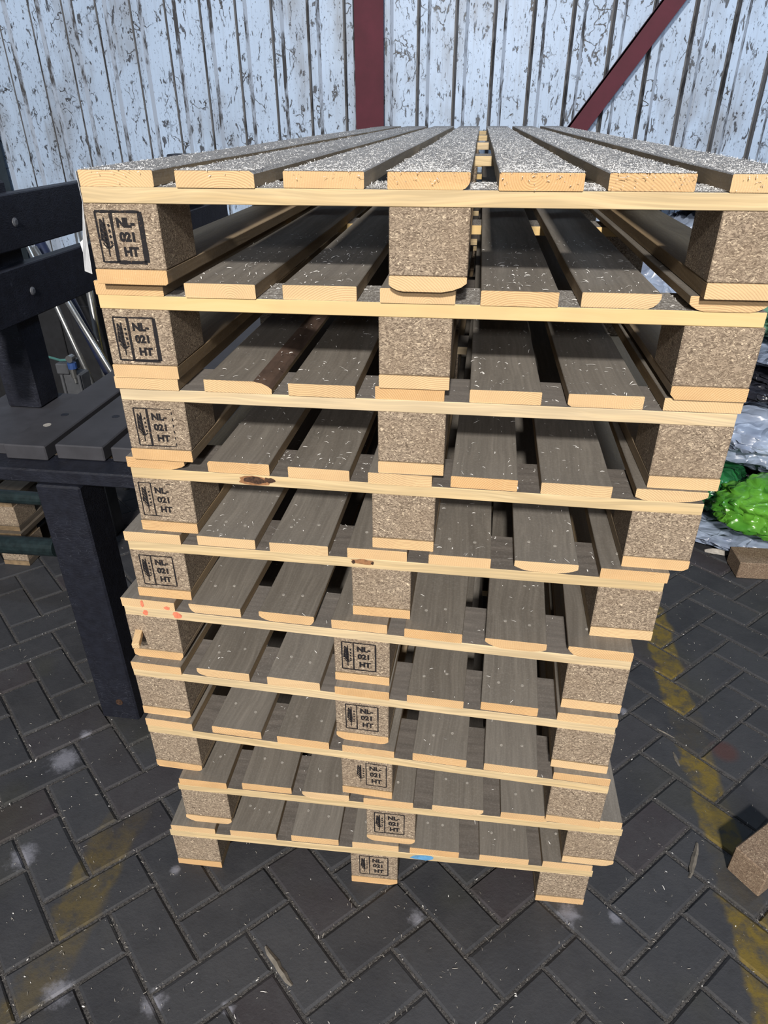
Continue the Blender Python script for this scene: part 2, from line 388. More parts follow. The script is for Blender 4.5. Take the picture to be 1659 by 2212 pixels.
# ------------------------------------------------------------------ back wall of ribbed sheet, column, brace
def build_wall():
    Pp, x0, yb = .2085, -2.750-.2085*6, 4.60
    prof = [(0, .004), (.009, .004), (.022, -.016), (.060, -.016), (.078, 0)]
    pts = []; mi = []
    for k in range(34):
        for (s, d) in prof: pts.append((x0+k*Pp+s, yb+d))
    mb = MB(); vs = []; H = 3.4
    zs = [0, 1.1, 2.2, H]
    for (x, y) in pts:
        for z in zs: vs.append((x, y, z))
    fs = []; n = len(zs)
    for i in range(len(pts)-1):
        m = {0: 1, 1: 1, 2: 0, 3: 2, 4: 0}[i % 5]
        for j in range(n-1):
            mb_f = (i*n+j, (i+1)*n+j, (i+1)*n+j+1, i*n+j+1); mb.f.append(mb_f); mb.m.append(m)
    mb.v = vs
    xa, xb = pts[0][0], pts[-1][0]
    mb.add([(xa, 4.68, 0), (xb, 4.68, 0), (xb, 4.68, H), (xa, 4.68, H)], [(0, 1, 2, 3)], 0)
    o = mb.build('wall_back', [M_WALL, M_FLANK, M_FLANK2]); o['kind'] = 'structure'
build_wall()
col = MB(); col.box(-.79, -.628, 4.49, 4.502, 0, 3.4, 0, .001); col.box(-.715, -.703, 4.502, 4.556, 0, 3.4)
o = col.build('steel_column', M_MAROON)
tag(o, 'upright maroon steel column standing against the ribbed wall', 'column')
br = MB(); A = Vector((-.60, 4.475, .03)); B = Vector((1.72, 4.475, 3.32)); d = (B-A).normalized(); nrm = Vector((-d.z, 0, d.x))
hw = .049; vs = []
for P in (A, B):
    for (a, y) in ((-hw, 0), (hw, 0), (hw, .01), (-hw, .01)): vs.append(P+nrm*a+Vector((0, y, 0)))
br.add(vs, [(0, 1, 5, 4), (1, 2, 6, 5), (2, 3, 7, 6), (3, 0, 4, 7), (0, 3, 2, 1), (4, 5, 6, 7)])
br.add([v+Vector((0, .0, 0)) for v in [A+nrm*hw, B+nrm*hw, B+nrm*hw+Vector((0, .05, 0)), A+nrm*hw+Vector((0, .05, 0)), A+nrm*(hw-.008), B+nrm*(hw-.008), B+nrm*(hw-.008)+Vector((0, .05, 0)), A+nrm*(hw-.008)+Vector((0, .05, 0))]],
       [(0, 1, 2, 3), (4, 7, 6, 5), (2, 1, 5, 6), (3, 2, 6, 7), (0, 3, 7, 4), (0, 4, 5, 1)])
o = br.build('diagonal_brace', M_MAROON)
tag(o, 'slanting maroon steel brace crossing the ribbed wall on the right', 'brace')
po = MB(); po.box(-3.27, -3.10, 4.40, 4.54, 0, 2.2, 0, .004)
tag(po.build('steel_post', M_TUBE), 'dark green steel post at the far left end of the wall', 'post')

# ------------------------------------------------------------------ pallets
T, HB = .02157, .09116; PH = 3*T+HB
LEN, BD, SD = 3.40, .125, .112
BOARDS = {
 1: [(0, .110), (.144, .257), (.297, .409), (.441, .552), (.590, .700), (.732, .841), (.883, .998)],
 2: [(-.002, .109), (.145, .257), (.298, .412), (.448, .560), (.597, .709), (.742, .853), (.891, .998)],
 3: [(-.004, .107), (.151, .266), (.295, .406), (.438, .550), (.590, .703), (.744, .859), (.889, 1.005)],
 4: [(-.005, .105), (.148, .262), (.297, .407), (.440, .551), (.583, .696), (.735, .851), (.889, 1.003)],
 5: [(-.004, .110), (.142, .256), (.285, .397), (.433, .544), (.584, .696), (.738, .850), (.888, 1.004)],
 6: [(-.004, .111), (.141, .250), (.288, .400), (.435, .545), (.579, .689), (.732, .845), (.884, 1.0)],
 7: [(.001, .113), (.147, .262), (.301, .413), (.445, .557), (.593, .706), (.740, .851), (.888, 1.002)],
 8: [(-.001, .108), (.154, .266), (.303, .418), (.447, .559), (.598, .711), (.747, .856), (.888, 1.0)],
 9: [(.007, .119), (.154, .269), (.295, .402), (.435, .546), (.588, .700), (.738, .842), (.887, .996)],
 10: [(.006, .115), (.152, .264), (.300, .413), (.446, .555), (.581, .695), (.742, .854), (.885, .996)]}
BLOCKS = {1: (-.003, .443, .882), 2: (0, .445, .893), 3: (-.002, .442, .890), 4: (-.002, .446, .890), 5: (-.002, .440, .890),
          6: (-.003, .438, .889), 7: (0, .443, .892), 8: (0, .443, .888), 9: (.002, .440, .887), 10: (.002, .441, .884)}
PALPOS = {1: (-.57715, 1.00162, .0144), 2: (-.59792, 1.02405, .01455), 3: (-.59801, 1.03074, .0132), 4: (-.61386, 1.03963, -.00387),
          5: (-.64712, 1.03093, -.00245), 6: (-.68138, 1.0203, -.02903), 7: (-.68641, 1.00472, -.02827), 8: (-.67608, .98946, -.02701),
          9: (-.61968, .96491, .01708), 10: (-.65908, .94874, .03139)}
STAMP = {1: (0, .0135, .0105, 1.0), 2: (0, .0165, .008, .95), 3: (0, .0165, .007, .8), 4: (0, .008, .012, .7), 5: (0, .016, .010, .85),
         6: (1, .454, .012, 1.0), 7: (1, .465, .014, .8), 8: (1, .474, .014, .7), 9: (1, .4585, .012, .85), 10: (1, .462, .014, .8)}
WANE = {(2, 5): dict(br=(.016, .014)), (2, 6): dict(bl=(.022, .010), br=(.022, .010)), (3, 1): dict(tr=(.030, .013)), (3, 5): dict(bl=(.006, .004)),
        (4, 6): dict(bl=(.024, .006), br=(.045, .012)), (4, 0): dict(br=(.03, .010)), (4, 1): dict(tl=(.004, .004)), (5, 5): dict(bl=(.034, .010), br=(.040, .011)),
        (6, 1): dict(bl=(.012, .014)), (6, 2): dict(bl=(.022, .011), br=(.010, .012)), (6, 5): dict(bl=(.034, .013), br=(.03, .008)),
        (6, 6): dict(bl=(.020, .015)), (7, 1): dict(bl=(.022, .012)), (8, 1): dict(bl=(.004, .003)), (9, 2): dict(bl=(.018, .012), br=(.012, .006)), (9, 4): dict(bl=(.006, .004), br=(.03, .012)),
        (9, 5): dict(br=(.018, .008)), (1, 3): dict(br=(.010, .010)), (1, 1): dict(tr=(.006, .004))}
WANEB = {(1, 1): dict(bl=(.020, .009), br=(.036, .013)), (1, 0): dict(br=(.004, .003)), (2, 2): dict(bl=(.008, .008)), (6, 0): dict(tl=(.006, .005), bl=(.010, .008), br=(.008, .012)),
         (8, 0): dict(bl=(.006, .005), br=(.014, .010)), (9, 0): dict(bl=(.022, .012), br=(.018, .011)), (7, 0): dict(br=(.010, .007)), (9, 2): dict(br=(.024, .012)),
         (7, 1): dict(bl=(.018, .012), br=(.016, .008)), (9, 1): dict(bl=(.018, .012), br=(.016, .012)), (4, 2): dict(br=(.012, .006)), (10, 1): dict(br=(.02, .008))}
def board_mesh(w_, t_, L, cuts, r, bark=False):
    """plank along Y with sawn ends, eased corners and wane where the edge of the log shows"""
    def corner(cx, cz, sx, sz, key):
        dx, dz = cuts.get(key, (.0011, .0011))
        if key in cuts and dx > .009:
            return [(cx+sx*dx, cz), (cx+sx*dx*.55, cz+sz*dz*.22), (cx+sx*dx*.2, cz+sz*dz*.6), (cx, cz+sz*dz)]
        return [(cx+sx*dx, cz), (cx, cz+sz*dz)]
    prof = corner(0, 0, 1, 1, 'bl')[::1] + corner(0, t_, 1, -1, 'tl')[::-1] + corner(w_, t_, -1, -1, 'tr') + corner(w_, 0, -1, 1, 'br')[::-1]
    n = len(prof); mb = MB(); ys = [0, .25, .6, 1.1, 1.7, 2.4, L-.3, L] if L > 2.8 else [0, L*.33, L*.66, L]
    for i, y in enumerate(ys):
        wob = 0 if i in (0, len(ys)-1) else r.uniform(-.0008, .0008)
        wx = 0 if i in (0, len(ys)-1) else r.uniform(-.0012, .0012)
        for (x, z) in prof:
            mb.v.append((x+wx, y + ((r.uniform(-.0007, .0007)) if i == 0 else 0), z+wob))
    for i in range(len(ys)-1):
        for j in range(n):
            a, b = prof[j], prof[(j+1) % n]
            nx, nz = -(b[1]-a[1]), (b[0]-a[0])
            ln = math.hypot(nx, nz) or 1
            top = abs(nz)/ln > .7 and (a[1]+b[1])/2 > t_*.6
            m = 0 if top else 2
            if bark and 'tr' in cuts and a[0] > w_-cuts['tr'][0]*1.1 and (a[1]+b[1])/2 > t_*.4: m = 3
            mb.f.append((i*n+j, i*n+(j+1) % n, (i+1)*n+(j+1) % n, (i+1)*n+j)); mb.m.append(m)
    mb.f.append(tuple(range(n))); mb.m.append(1)
    mb.f.append(tuple(range((len(ys)-1)*n, len(ys)*n))[::-1]); mb.m.append(1)
    return mb
def blob(mb, s, z, rx, rz, mi, r, y=-.0003, n=14):
    vs = [(s, y-.0001, z)]
    for i in range(n):
        a = 2*math.pi*i/n; k = r.uniform(.72, 1.15); vs.append((s+math.cos(a)*rx*k, y, z+max(-1, min(1, math.sin(a)*k))*rz))
    mb.add(vs, [(0, 1+(i+1) % n, 1+i) for i in range(n)], mi)
def text_mesh(body, size, x, z, sx=1.0, off=.0):
    cu = bpy.data.curves.new('t', 'FONT'); cu.body = body; cu.size = size; cu.align_x = 'LEFT'; cu.offset = off; cu.resolution_u = 3
    ob = bpy.data.objects.new('t', cu); C.objects.link(ob)
    dg = bpy.context.evaluated_depsgraph_get(); me = ob.evaluated_get(dg).to_mesh()
    vs = [(x+v.co.x*sx, 0, z+v.co.y) for v in me.vertices]; fs = [tuple(p.vertices) for p in me.polygons]
    ob.evaluated_get(dg).to_mesh_clear(); bpy.data.objects.remove(ob); bpy.data.curves.remove(cu)
    return vs, fs
def stamp_mesh(k, weight, r):
    """burnt mark: frame, divider, wheat ear with dots, NL- / 021 / HT"""
    mb = MB(); Wd, Hd = .068, .070; y = 0
    def bar(x0, z0, x1, z1, w0, w1=None):
        w1 = w1 or w0; d = Vector((x1-x0, z1-z0)); L = d.length; nn = Vector((-d.y, d.x))/L; seg = 5; vs = []
        for i in range(seg+1):
            f = i/seg; ww = (w0+(w1-w0)*f)*r.uniform(.75, 1.2)/2; p = Vector((x0, z0))+d*f
            vs += [(p.x+nn.x*ww, y, p.y+nn.y*ww), (p.x-nn.x*ww, y, p.y-nn.y*ww)]
        mb.add(vs, [(2*i, 2*i+1, 2*i+3, 2*i+2) for i in range(seg)])
    b = .0036*weight; xm = .0235
    thick = {1: (1.0, 2.2, 1.5, .8), 2: (.8, 1.8, 1.5, .8)}.get(k, (.8, .9, .9, .8))
    if k != 8: bar(0, 0, 0, Hd, b*thick[3]); bar(0, 0, xm, 0, b*.8); bar(0, Hd, xm, Hd, b*thick[0])
    bar(xm, 0, xm, Hd, b*(1.5 if k < 4 else .9))
    if k == 4: bar(xm, 0, xm+.028, 0, b*.7, b*.4); bar(xm, Hd, xm+.01, Hd, b*.6); bar(xm+.03, Hd, xm+.045, Hd-.001, b*.6)
    else:
        bar(xm, 0, Wd, 0, b*thick[2]*(.6 if k == 3 else 1)); bar(xm, Hd, Wd, Hd, b*thick[0]*(.6 if k == 3 else 1))
        if k == 3:
            for q in range(6): bar(Wd, q*Hd/6+.002, Wd, q*Hd/6+Hd*.1, b*.7)
        else: bar(Wd, 0, Wd, Hd, b*thick[1])
    # ear of wheat
    cx = .0115
    z0_, z1_ = (.008, .062)
    bar(cx, z0_, cx, .022, .0024*weight, .0020); bar(cx, .020, cx, z1_, .0060*weight, .0024)
    for i in range(5):
        z = .024+i*.0065; bar(cx-.0004, z, cx-.0072+i*.0004, z+.0095, .0048*weight, .0026)
    bar(cx-.0075, .030, cx-.0060, .060, .0038*weight, .0016)
    for i in range(4): bar(cx+.0045, .0275+i*.0078, cx+.0078, .0285+i*.0078, .0044*weight, .0040*weight)
    bar(cx-.0015, .019, cx-.0070, .027, .0022*weight); bar(cx+.001, .019, cx+.0080, .0245, .0022*weight)
    for (bd, z, x) in (('NL-', .0495, xm+.0068), ('021', .0300, xm+.0085), ('HT', .0095, xm+.0112)):
        if k == 4 and bd == 'NL-': x -= .001
        vs, fs = text_mesh(bd, .0168, x, z, 1.02, .0011*weight); mb.add(vs, fs)
    mb.v = [(x, -.0007, z) for (x, _, z) in mb.v]
    return mb
BLOCK_MB = MB(); BLOCK_MB.box(0, .112, 0, BD, 0, HB, 0, .0016)
block_mesh = BLOCK_MB.build('block', M_CHIP); BLOCK_ME = block_mesh.data; bpy.data.objects.remove(block_mesh)
nl = MB(); nl.tube([(0, 0, 0), (0, 0, .0012)], .0032, 8); nlo = nl.build('nail', M_NAIL); NAIL_ME = nlo.data; bpy.data.objects.remove(nlo)
def child(name, me, parent, loc):
    o = bpy.data.objects.new(name, me); C.objects.link(o); o.parent = parent; o.location = loc; return o
ROWS = [i*(LEN-SD)/4 for i in range(5)]
LAB = {1: 'topmost long wooden pallet of the stack, sprinkled with pale wood shavings', 2: 'second wooden pallet from the top, stamped on its left chip block',
       3: 'third wooden pallet from the top, with one bark-edged deck board at left', 4: 'fourth wooden pallet from the top, a dark knot on its front cross board',
       5: 'fifth wooden pallet from the top, lowest one stamped on the left block', 6: 'sixth wooden pallet from the top, red paint marks on its left corner',
       7: 'seventh wooden pallet from the top, stamped on its middle chip block', 8: 'eighth wooden pallet from the top, third from the floor, its stamp half faded',
       9: 'ninth wooden pallet from the top, second from the floor, jutting out at right', 10: 'bottom wooden pallet standing on the pavers, blue paint on its front board'}
def make_pallet(k, loc, rz, label, boards, blocks, rows, L, group, stamp=None, nails=False):
    r = random.Random(100+k)
    root = empty('pallet', loc, rz, label, 'pallet', group)
    zb, zs_, zd = T, T+HB, 2*T+HB; e = .00015
    for i, s in enumerate(blocks):
        mb = board_mesh(.112, T-e, L, WANEB.get((k, i), {}), r); mb.build('bottom_board', [M_SIDE, M_END, M_SIDE], root, (s, 0, 0))
    for ri, y in enumerate(rows):
        for i, s in enumerate(blocks):
            yy = y - (ri == len(rows)-1)*(BD-SD)
            b_ = child('block', BLOCK_ME, root, (s, yy+ (.001 if ri == 0 else 0), zb))
            b_.scale = (1, 1, (HB-e)/HB)
            if ri == 0 and stamp and stamp[0] == i:
                st_o = stamp_mesh(k, stamp[3], r).build('stamp', M_BURN, b_, (stamp[1]-s, 0, stamp[2]))
                st_o['label'] = 'black burnt-in treatment mark'
        mb = MB(); x0, x1 = 0, 1.0
        # cross board: grain along X, gently uneven top and bottom edge
        nseg = 12; ch = .0008
        for q in range(nseg+1):
            x = x0+(x1-x0)*q/nseg; jt = r.uniform(-.0009, .0) if 0 < q < nseg else 0; jb = r.uniform(-.0003, .0006)*0
            for (y_, z_) in ((0, ch), (0, T-e-ch+jt), (ch, T-e+jt*.3), (SD, T-e), (SD, 0), (ch, jb)): mb.v.append((x, y_, z_))
        for q in range(nseg):
            for j, m in zip(range(6), (1, 1, 0, 1, 1, 1)):
                a = q*6; mb.f.append((a+j, a+(j+1) % 6, a+6+(j+1) % 6, a+6+j)); mb.m.append(m)
        mb.f.append(tuple(range(6))); mb.m.append(2); mb.f.append(tuple(range(nseg*6, nseg*6+6))[::-1]); mb.m.append(2)
        mats = [M_STOPD if k <= 2 else M_STOP, M_SFRONT2 if k == 2 else M_SFRONT, M_END, M_KNOT, M_KNOTR, M_RED, M_BLUE]
        if ri == 0:
            if k == 4: blob(mb, .238, .0105, .034, .0098, 4, r); blob(mb, .236, .0115, .022, .0075, 3, r, -.0006); blob(mb, .262, .013, .012, .006, 3, r, -.0006)
            if k == 5: blob(mb, .461, .0145, .021, .0068, 4, r); blob(mb, .444, .0125, .004, .005, 3, r, -.0006); blob(mb, .480, .013, .003, .004, 3, r, -.0006)
            if k == 6: blob(mb, .113, .0125, .010, .0088, 5, r); blob(mb, .045, .010, .006, .0080, 5, r)
            if k == 10: blob(mb, .612, .0100, .030, .0098, 6, r)
        mb.build('stringer', mats, root, (0, y, zs_))
    for i, (a, b) in enumerate(boards):
        cuts = WANE.get((k, i), {})
        mb = board_mesh(b-a, T-e, L, cuts, r, bark=(k == 3 and i == 1))
        if k == 6 and i == 0: blob(mb, .045, .010, .004, .0095, 4, r); blob(mb, .098, .006, .007, .005, 4, r)
        yo = r.uniform(-.004, .003); 
        if k == 10: yo = r.uniform(-.002, .002)
        o_ = mb.build('deck_board', [M_TOPD if k == 1 else M_TOP, M_END, M_SIDE, M_BARK, M_RED], root, (a, yo, zd))
        if nails:
            for q in (-.024, .022): child('nail', NAIL_ME, o_, ((b-a)/2+q+r.uniform(-.006, .006), .058+r.uniform(-.012, .015), T-.0005))
    if k >= 20:  # pallets behind the bench carry their shade in the wood colour
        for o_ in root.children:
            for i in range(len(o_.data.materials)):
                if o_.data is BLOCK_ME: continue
                o_.data.materials[i] = M_SHADED if o_.data.materials[i] not in (M_END, M_SFRONT) else M_SHADEDEND
    return root
for k in range(1, 11):
    x, y, a = PALPOS[k]
    make_pallet(k, (x, y, (10-k)*PH+.0002), a, LAB[k], BOARDS[k], BLOCKS[k], ROWS, LEN, 'long wooden pallets in the stack', STAMP[k], nails=(k >= 5))

# small pallets lying behind the bench at the far left
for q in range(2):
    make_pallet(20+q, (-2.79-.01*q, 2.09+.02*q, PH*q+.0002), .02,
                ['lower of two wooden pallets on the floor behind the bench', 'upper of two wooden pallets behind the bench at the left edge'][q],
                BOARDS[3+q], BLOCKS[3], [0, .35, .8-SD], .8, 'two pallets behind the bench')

# ------------------------------------------------------------------ wood shavings
def shavings(name, label, n, sampler, mat, parent_mat=None, lo=.0025, hi=.010, seed=1, wd=(.0004, .0011)):
    r = random.Random(seed); mb = MB()
    for _ in range(n):
        p = sampler(r)
        if p is None: continue
        p = Vector(p); L = r.uniform(lo, hi)*(1 if r.random() < .9 else 1.7); ww = r.uniform(*wd); a = r.uniform(0, math.pi*2)
        d = Vector((math.cos(a), math.sin(a), 0)); nn = Vector((-d.y, d.x, 0)); curl = r.uniform(-.35, .35); el = r.uniform(0, .25) if r.random() < .85 else r.uniform(.3, 1.1)
        tw = r.uniform(-.6, .6); vs = []
        for i in range(4):
            f = i/3; q = p+d*((f-.5)*L*math.cos(el))+nn*(curl*L*(f-.5)**2)+Vector((0, 0, .0006+f*L*math.sin(el)*.6+.0008*math.sin(f*math.pi)))
            s_ = (nn*math.cos(tw)+Vector((0, 0, 1))*math.sin(tw))*ww*(1 if 0 < i < 3 else .5)
            vs += [q+s_, q-s_]
        mb.add(vs, [(2*i, 2*i+1, 2*i+3, 2*i+2) for i in range(3)])
    o = mb.build(name, mat); tag(o, label, 'wood shavings', kind='stuff'); return o
def pal_local(k, s, yy, z):
    x, y, a = PALPOS[k]; return (x+s*math.cos(a)-yy*math.sin(a), y+s*math.sin(a)+yy*math.cos(a), (10-k)*PH+z)
def top_sampler(r):
    i = r.choices(range(7), weights=(.45, .6, 1.0, 1.7, 1.8, 1.7, 1.3))[0]; a, b = BOARDS[1][i]
    y = LEN*r.random()**2.1*.85
    if r.random() < .07:
        g = BOARDS[1][i][1]; g2 = BOARDS[1][i+1][0] if i < 6 else g-.01
        return pal_local(1, r.uniform(g, g2), r.uniform(.004, SD), PH-T)
    return pal_local(1, r.uniform(a+.001, b-.001), y+.001, PH)
shavings('wood_shavings', 'thick sprinkle of white wood shavings on the topmost pallet', 26000, top_sampler, M_SHAVE, lo=.0015, hi=.0075, seed=11, wd=(.0002, .0007))
def deck_sampler(k, ymax=.5):
    def f(r):
        i = r.randrange(7); a, b = BOARDS[k][i]
        if i in (0, 3, 6) and r.random() < .8: return None
        if r.random() < .12 and i < 6: return pal_local(k, r.uniform(b, BOARDS[k][i+1][0]), r.uniform(.004, SD), PH-T)
        return pal_local(k, r.uniform(a+.002, b-.002), .003+ymax*r.random()**1.3, PH)
    return f
for k, n in ((2, 900), (3, 600), (4, 420), (5, 380), (6, 140), (7, 120), (8, 60), (9, 60), (10, 50)):
    shavings('wood_shavings', ['light dusting of wood shavings on the second pallet from the top', 'wood shavings on the deck of the third pallet from the top', 'wood shavings scattered on the fourth pallet from the top', 'wood shavings on the fifth pallet from the top', 'few shavings on the sixth pallet from the top', 'few shavings on the seventh pallet from the top', 'stray shavings on the eighth pallet from the top', 'stray shavings on the ninth pallet from the top', 'stray shavings on the bottom pallet'][k-2],
             n, deck_sampler(k), M_SHAVE, seed=20+k, wd=(.0003, .0009))
def front_sampler(r):
    # fluff clinging to the front ends of the top deck
    i = r.choices(range(7), weights=(.3, .3, .6, 1, 1.4, 1.6, 1.6))[0]; a, b = BOARDS[1][i]
    return pal_local(1, r.uniform(a, b), -.0052, PH-T*r.random()**2.2)
shavings('wood_shavings', 'curled shavings clinging to the front ends of the topmost deck', 150, front_sampler, M_SHAVE, lo=.0015, hi=.006, seed=50, wd=(.0003, .0008))
W_, TH_, OX_, OY_ = .11088, .8078, -.2315, 1.7641
def floor_sampler(r):
    x, y = r.uniform(-1.6, 1.3), .45+2.3*r.random()**1.4
    if r.random() < .6:   # gather in the joints
        ct, st_ = math.cos(TH_), math.sin(TH_); x /= 1.07; u = (x*ct+y*st_)/W_-OX_; v = (-x*st_+y*ct)/W_-OY_
        if r.random() < .5: v = round(v)+r.uniform(-.05, .05)
        else: u = round(u)+r.uniform(-.05, .05)
        u = (u+OX_)*W_; v = (v+OY_)*W_; x, y = (u*ct-v*st_)*1.07, u*st_+v*ct
    return (x, y, .0002)
shavings('wood_shavings', 'fine wood litter scattered over the dark pavers', 5200, floor_sampler, M_SHAVEF, lo=.0015, hi=.008, seed=60, wd=(.0002, .0007))
shavings('wood_crumbs', 'bright pale crumbs of wood scattered on the dark pavers', 480, floor_sampler, M_SHAVE, lo=.0015, hi=.007, seed=61, wd=(.0005, .0013))

# splinters lying about
def splinter(name, P, Q, wd, label, cat, mat=None, grp=None, seed=0):
    r = random.Random(seed); P, Q = Vector(P), Vector(Q); d = Q-P; nn = Vector((-d.y, d.x, 0)).normalized(); mb = MB(); n = 7; vs = []
    for i in range(n+1):
        f = i/n; ww = wd*(math.sin(math.pi*(.08+.84*f))**.6)*r.uniform(.8, 1.1)/2; p = P+d*f+nn*r.uniform(-.1, .1)*wd
        h = wd*.35*math.sin(math.pi*(.1+.8*f))+.0006
        vs += [p+nn*ww, p+Vector((0, 0, h)), p-nn*ww]
    fs = []
    for i in range(n): a = 3*i; fs += [(a, a+1, a+4, a+3), (a+1, a+2, a+5, a+4), (a+2, a, a+3, a+5)]
    fs += [(0, 2, 1), (3*n, 3*n+1, 3*n+2)]
    mb.add(vs, fs); o = mb.build(name, mat or M_SIDE); tag(o, label, cat, grp); return o
M_SPL = plain('weathered_splinter', (.17, .155, .135), .8, .3, 60, .3, ani=(1, 1, 1))
splinter('wood_splinter', (-.385, .785, .001), (-.305, .715, .001), .016, 'long grey-brown wood splinter on the pavers in front of the stack', 'splinter', M_SPL, seed=1)
splinter('wood_splinter', (.604, 1.083, .001), (.647, 1.182, .001), .014, 'long grey wood splinter on the pavers right of the stack', 'splinter', M_SPL, seed=2)
splinter('wood_splinter', (.17, .690, .001), (.235, .665, .001), .004, 'thin pale splinter on the pavers near the bottom edge', 'splinter', M_SHAVEF, seed=3)
splinter('wood_chip', (.655, 1.425, .001), (.650, 1.475, .001), .010, 'small pale wood chip on the pavers just right of the stack', 'wood chip', M_SPL, seed=4)
splinter('wood_chip', (1.02, 2.60, .001), (1.13, 2.60, .001), .045, 'pale pointed wood piece at the foot of the plastic heap', 'wood chip', M_SHAVEF, seed=5)
splinter('wood_chip', (.62, 1.56, .001), (.665, 1.53, .001), .006, 'thin bright chip beside the yellow line', 'wood chip', M_SPL, seed=6)
st = MB(); st.xbox((-.672, 1.06, 0.694), (.015, .16, .013), Euler((R(6), 0, R(14))), 1, .001)
stk = st.build('wood_stick', [M_SIDE, M_END]); tag(stk, 'short square stick poking out left between the sixth and seventh pallets', 'stick')

# loose chip blocks
def loose_block(loc, rz, size, label):
    mb = MB(); a, b, c = size; mb.box(-a/2, a/2, -b/2, b/2, 0, c, 0, .003)
    o = mb.build('chip_block', chipboard('loose_chip_block', .72, (1.05, .95, .9)), None, loc, rz=rz); tag(o, label, 'block', 'loose pressed-chip blocks on the floor'); return o
loose_block((.781, 1.132, .0005), R(-51), (.085, .14, .088), 'pressed-chip block lying on the yellow line at the right edge')
loose_block((1.243, 2.478, .0005), R(2), (.30, .12, .075), 'long pressed-chip block under the green plastic bag')

# torn film hanging on the left edge of the top pallet
fm = MB(); x, y, a = PALPOS[1]
def sheet(pts, th=.0006):
    n = len(pts); fm.add([Vector(p) for p in pts]+[Vector(p)+Vector((-th, 0, 0)) for p in pts], [tuple(range(n)), tuple(range(n, 2*n))[::-1]]+[(i, (i+1) % n, n+(i+1) % n, n+i) for i in range(n)])
sheet([(x-.0015, y+.000, 1.515), (x-.0045, y-.003, 1.47), (x-.007, y-.004, 1.418), (x-.026, y+.010, 1.419), (x-.026, y+.016, 1.445), (x-.036, y+.03, 1.457), (x-.016, y+.045, 1.475), (x-.008, y+.05, 1.51)])
sheet([(x-.002, y+.002, 1.5145), (x-.003, y+.05, 1.5145), (x-.003, y+.30, 1.557), (x-.004, y+.16, 1.5595), (x-.002, y+.0, 1.557)])
o = fm.build('plastic_film', M_FILM); tag(o, 'torn strip of white plastic film hanging on the left edge of the top pallet', 'plastic film')

# ------------------------------------------------------------------ bench of recycled plastic
bench = empty('bench', (-1.02, 1.42, 0), 0, 'black recycled-plastic bench with slatted back left of the pallet stack', 'bench')
def bpart(name, fn, mat, parent=bench):
    mb = MB(); fn(mb); mb.v = [(v[0]+1.02, v[1]-1.42, v[2]) for v in mb.v]; return mb.build(name, mat, parent)
SE = .900
for (x0, x1, y0) in ((-1.184, -1.070, 1.435), (-1.052, -.922, 1.45), (-.902, -.775, 1.452)):
    def f(mb, x0=x0, x1=x1, y0=y0): mb.box(x0, x1, y0, 3.30, SE-.040, SE, 0, .003)
    sb_ = bpart('seat_board', f, M_PLASD)
    for bx, yy, mt in [q for q in ((-1.14, 1.566, 1), (-1.132, 1.64, 0), (-.984, 1.646, 0)) if x0 < q[0] < x1]:
        mb = MB(); mb.tube([(bx, yy, SE-.001), (bx, yy, SE+.0008)], .0105, 14); mb.v = [(v[0]+1.02, v[1]-1.42, v[2]) for v in mb.v]; mb.build('bolt', M_NAIL if mt else M_PLAS, sb_)
for y0 in (1.385, 2.9):
    bpart('cross_beam', lambda mb: mb.box(-1.95 if y0 < 2 else -1.46, -.66, y0, y0+.09, SE-.078, SE-.0405, 0, .004), M_PLAS)
    lg = bpart('leg', lambda mb: mb.box(-1.082, -.962, y0-.01, y0+.10, .001, SE-.0785, 0, .005), M_PLAS)
    if y0 < 2:
        mb = MB(); mb.tube([(-1.02+.008, y0-.0125, .075), (-1.02+.008, y0-.008, .075)], .011, 12); mb.v = [(v[0]+1.02, v[1]-1.42, v[2]) for v in mb.v]; mb.build('bolt', M_KNOT, lg)
    bpart('rear_leg', lambda mb: mb.box(*((-1.93, -1.81) if y0 < 2 else (-1.455, -1.36)), y0-.01, y0+.10, .001, SE-.0785, 0, .005), M_PLAS)
bpart('rear_board', lambda mb: mb.box(-1.42, -1.19, 1.46, 1.83, SE-.042, SE-.012, 0, .003), M_PLASD)
for y0 in (1.70, 3.05):
    bpart('back_post', lambda mb: mb.box(-1.345, -1.243, y0, y0+.10, (SE-.0118 if y0 < 2 else .001), 1.478, 0, .005), M_PLAS)
for (z0, z1) in ((1.150, 1.283), (1.322, 1.452)):
    sl = bpart('back_slat', lambda mb: mb.box(-1.242, -1.200, 1.30, 3.32, z0, z1, 0, .003), M_PLAS)
    zb_ = z0+.064
    mb = MB(); mb.tube([(-1.2005, 1.737, zb_), (-1.1985, 1.737, zb_), (-1.1955, 1.737, zb_)], [.0115, .011, .006], 16); mb.v = [(v[0]+1.02, v[1]-1.42, v[2]) for v in mb.v]
    b_ = mb.build('bolt', M_BOLT, sl, smooth=False); b_['label'] = 'domed grey bolt head'

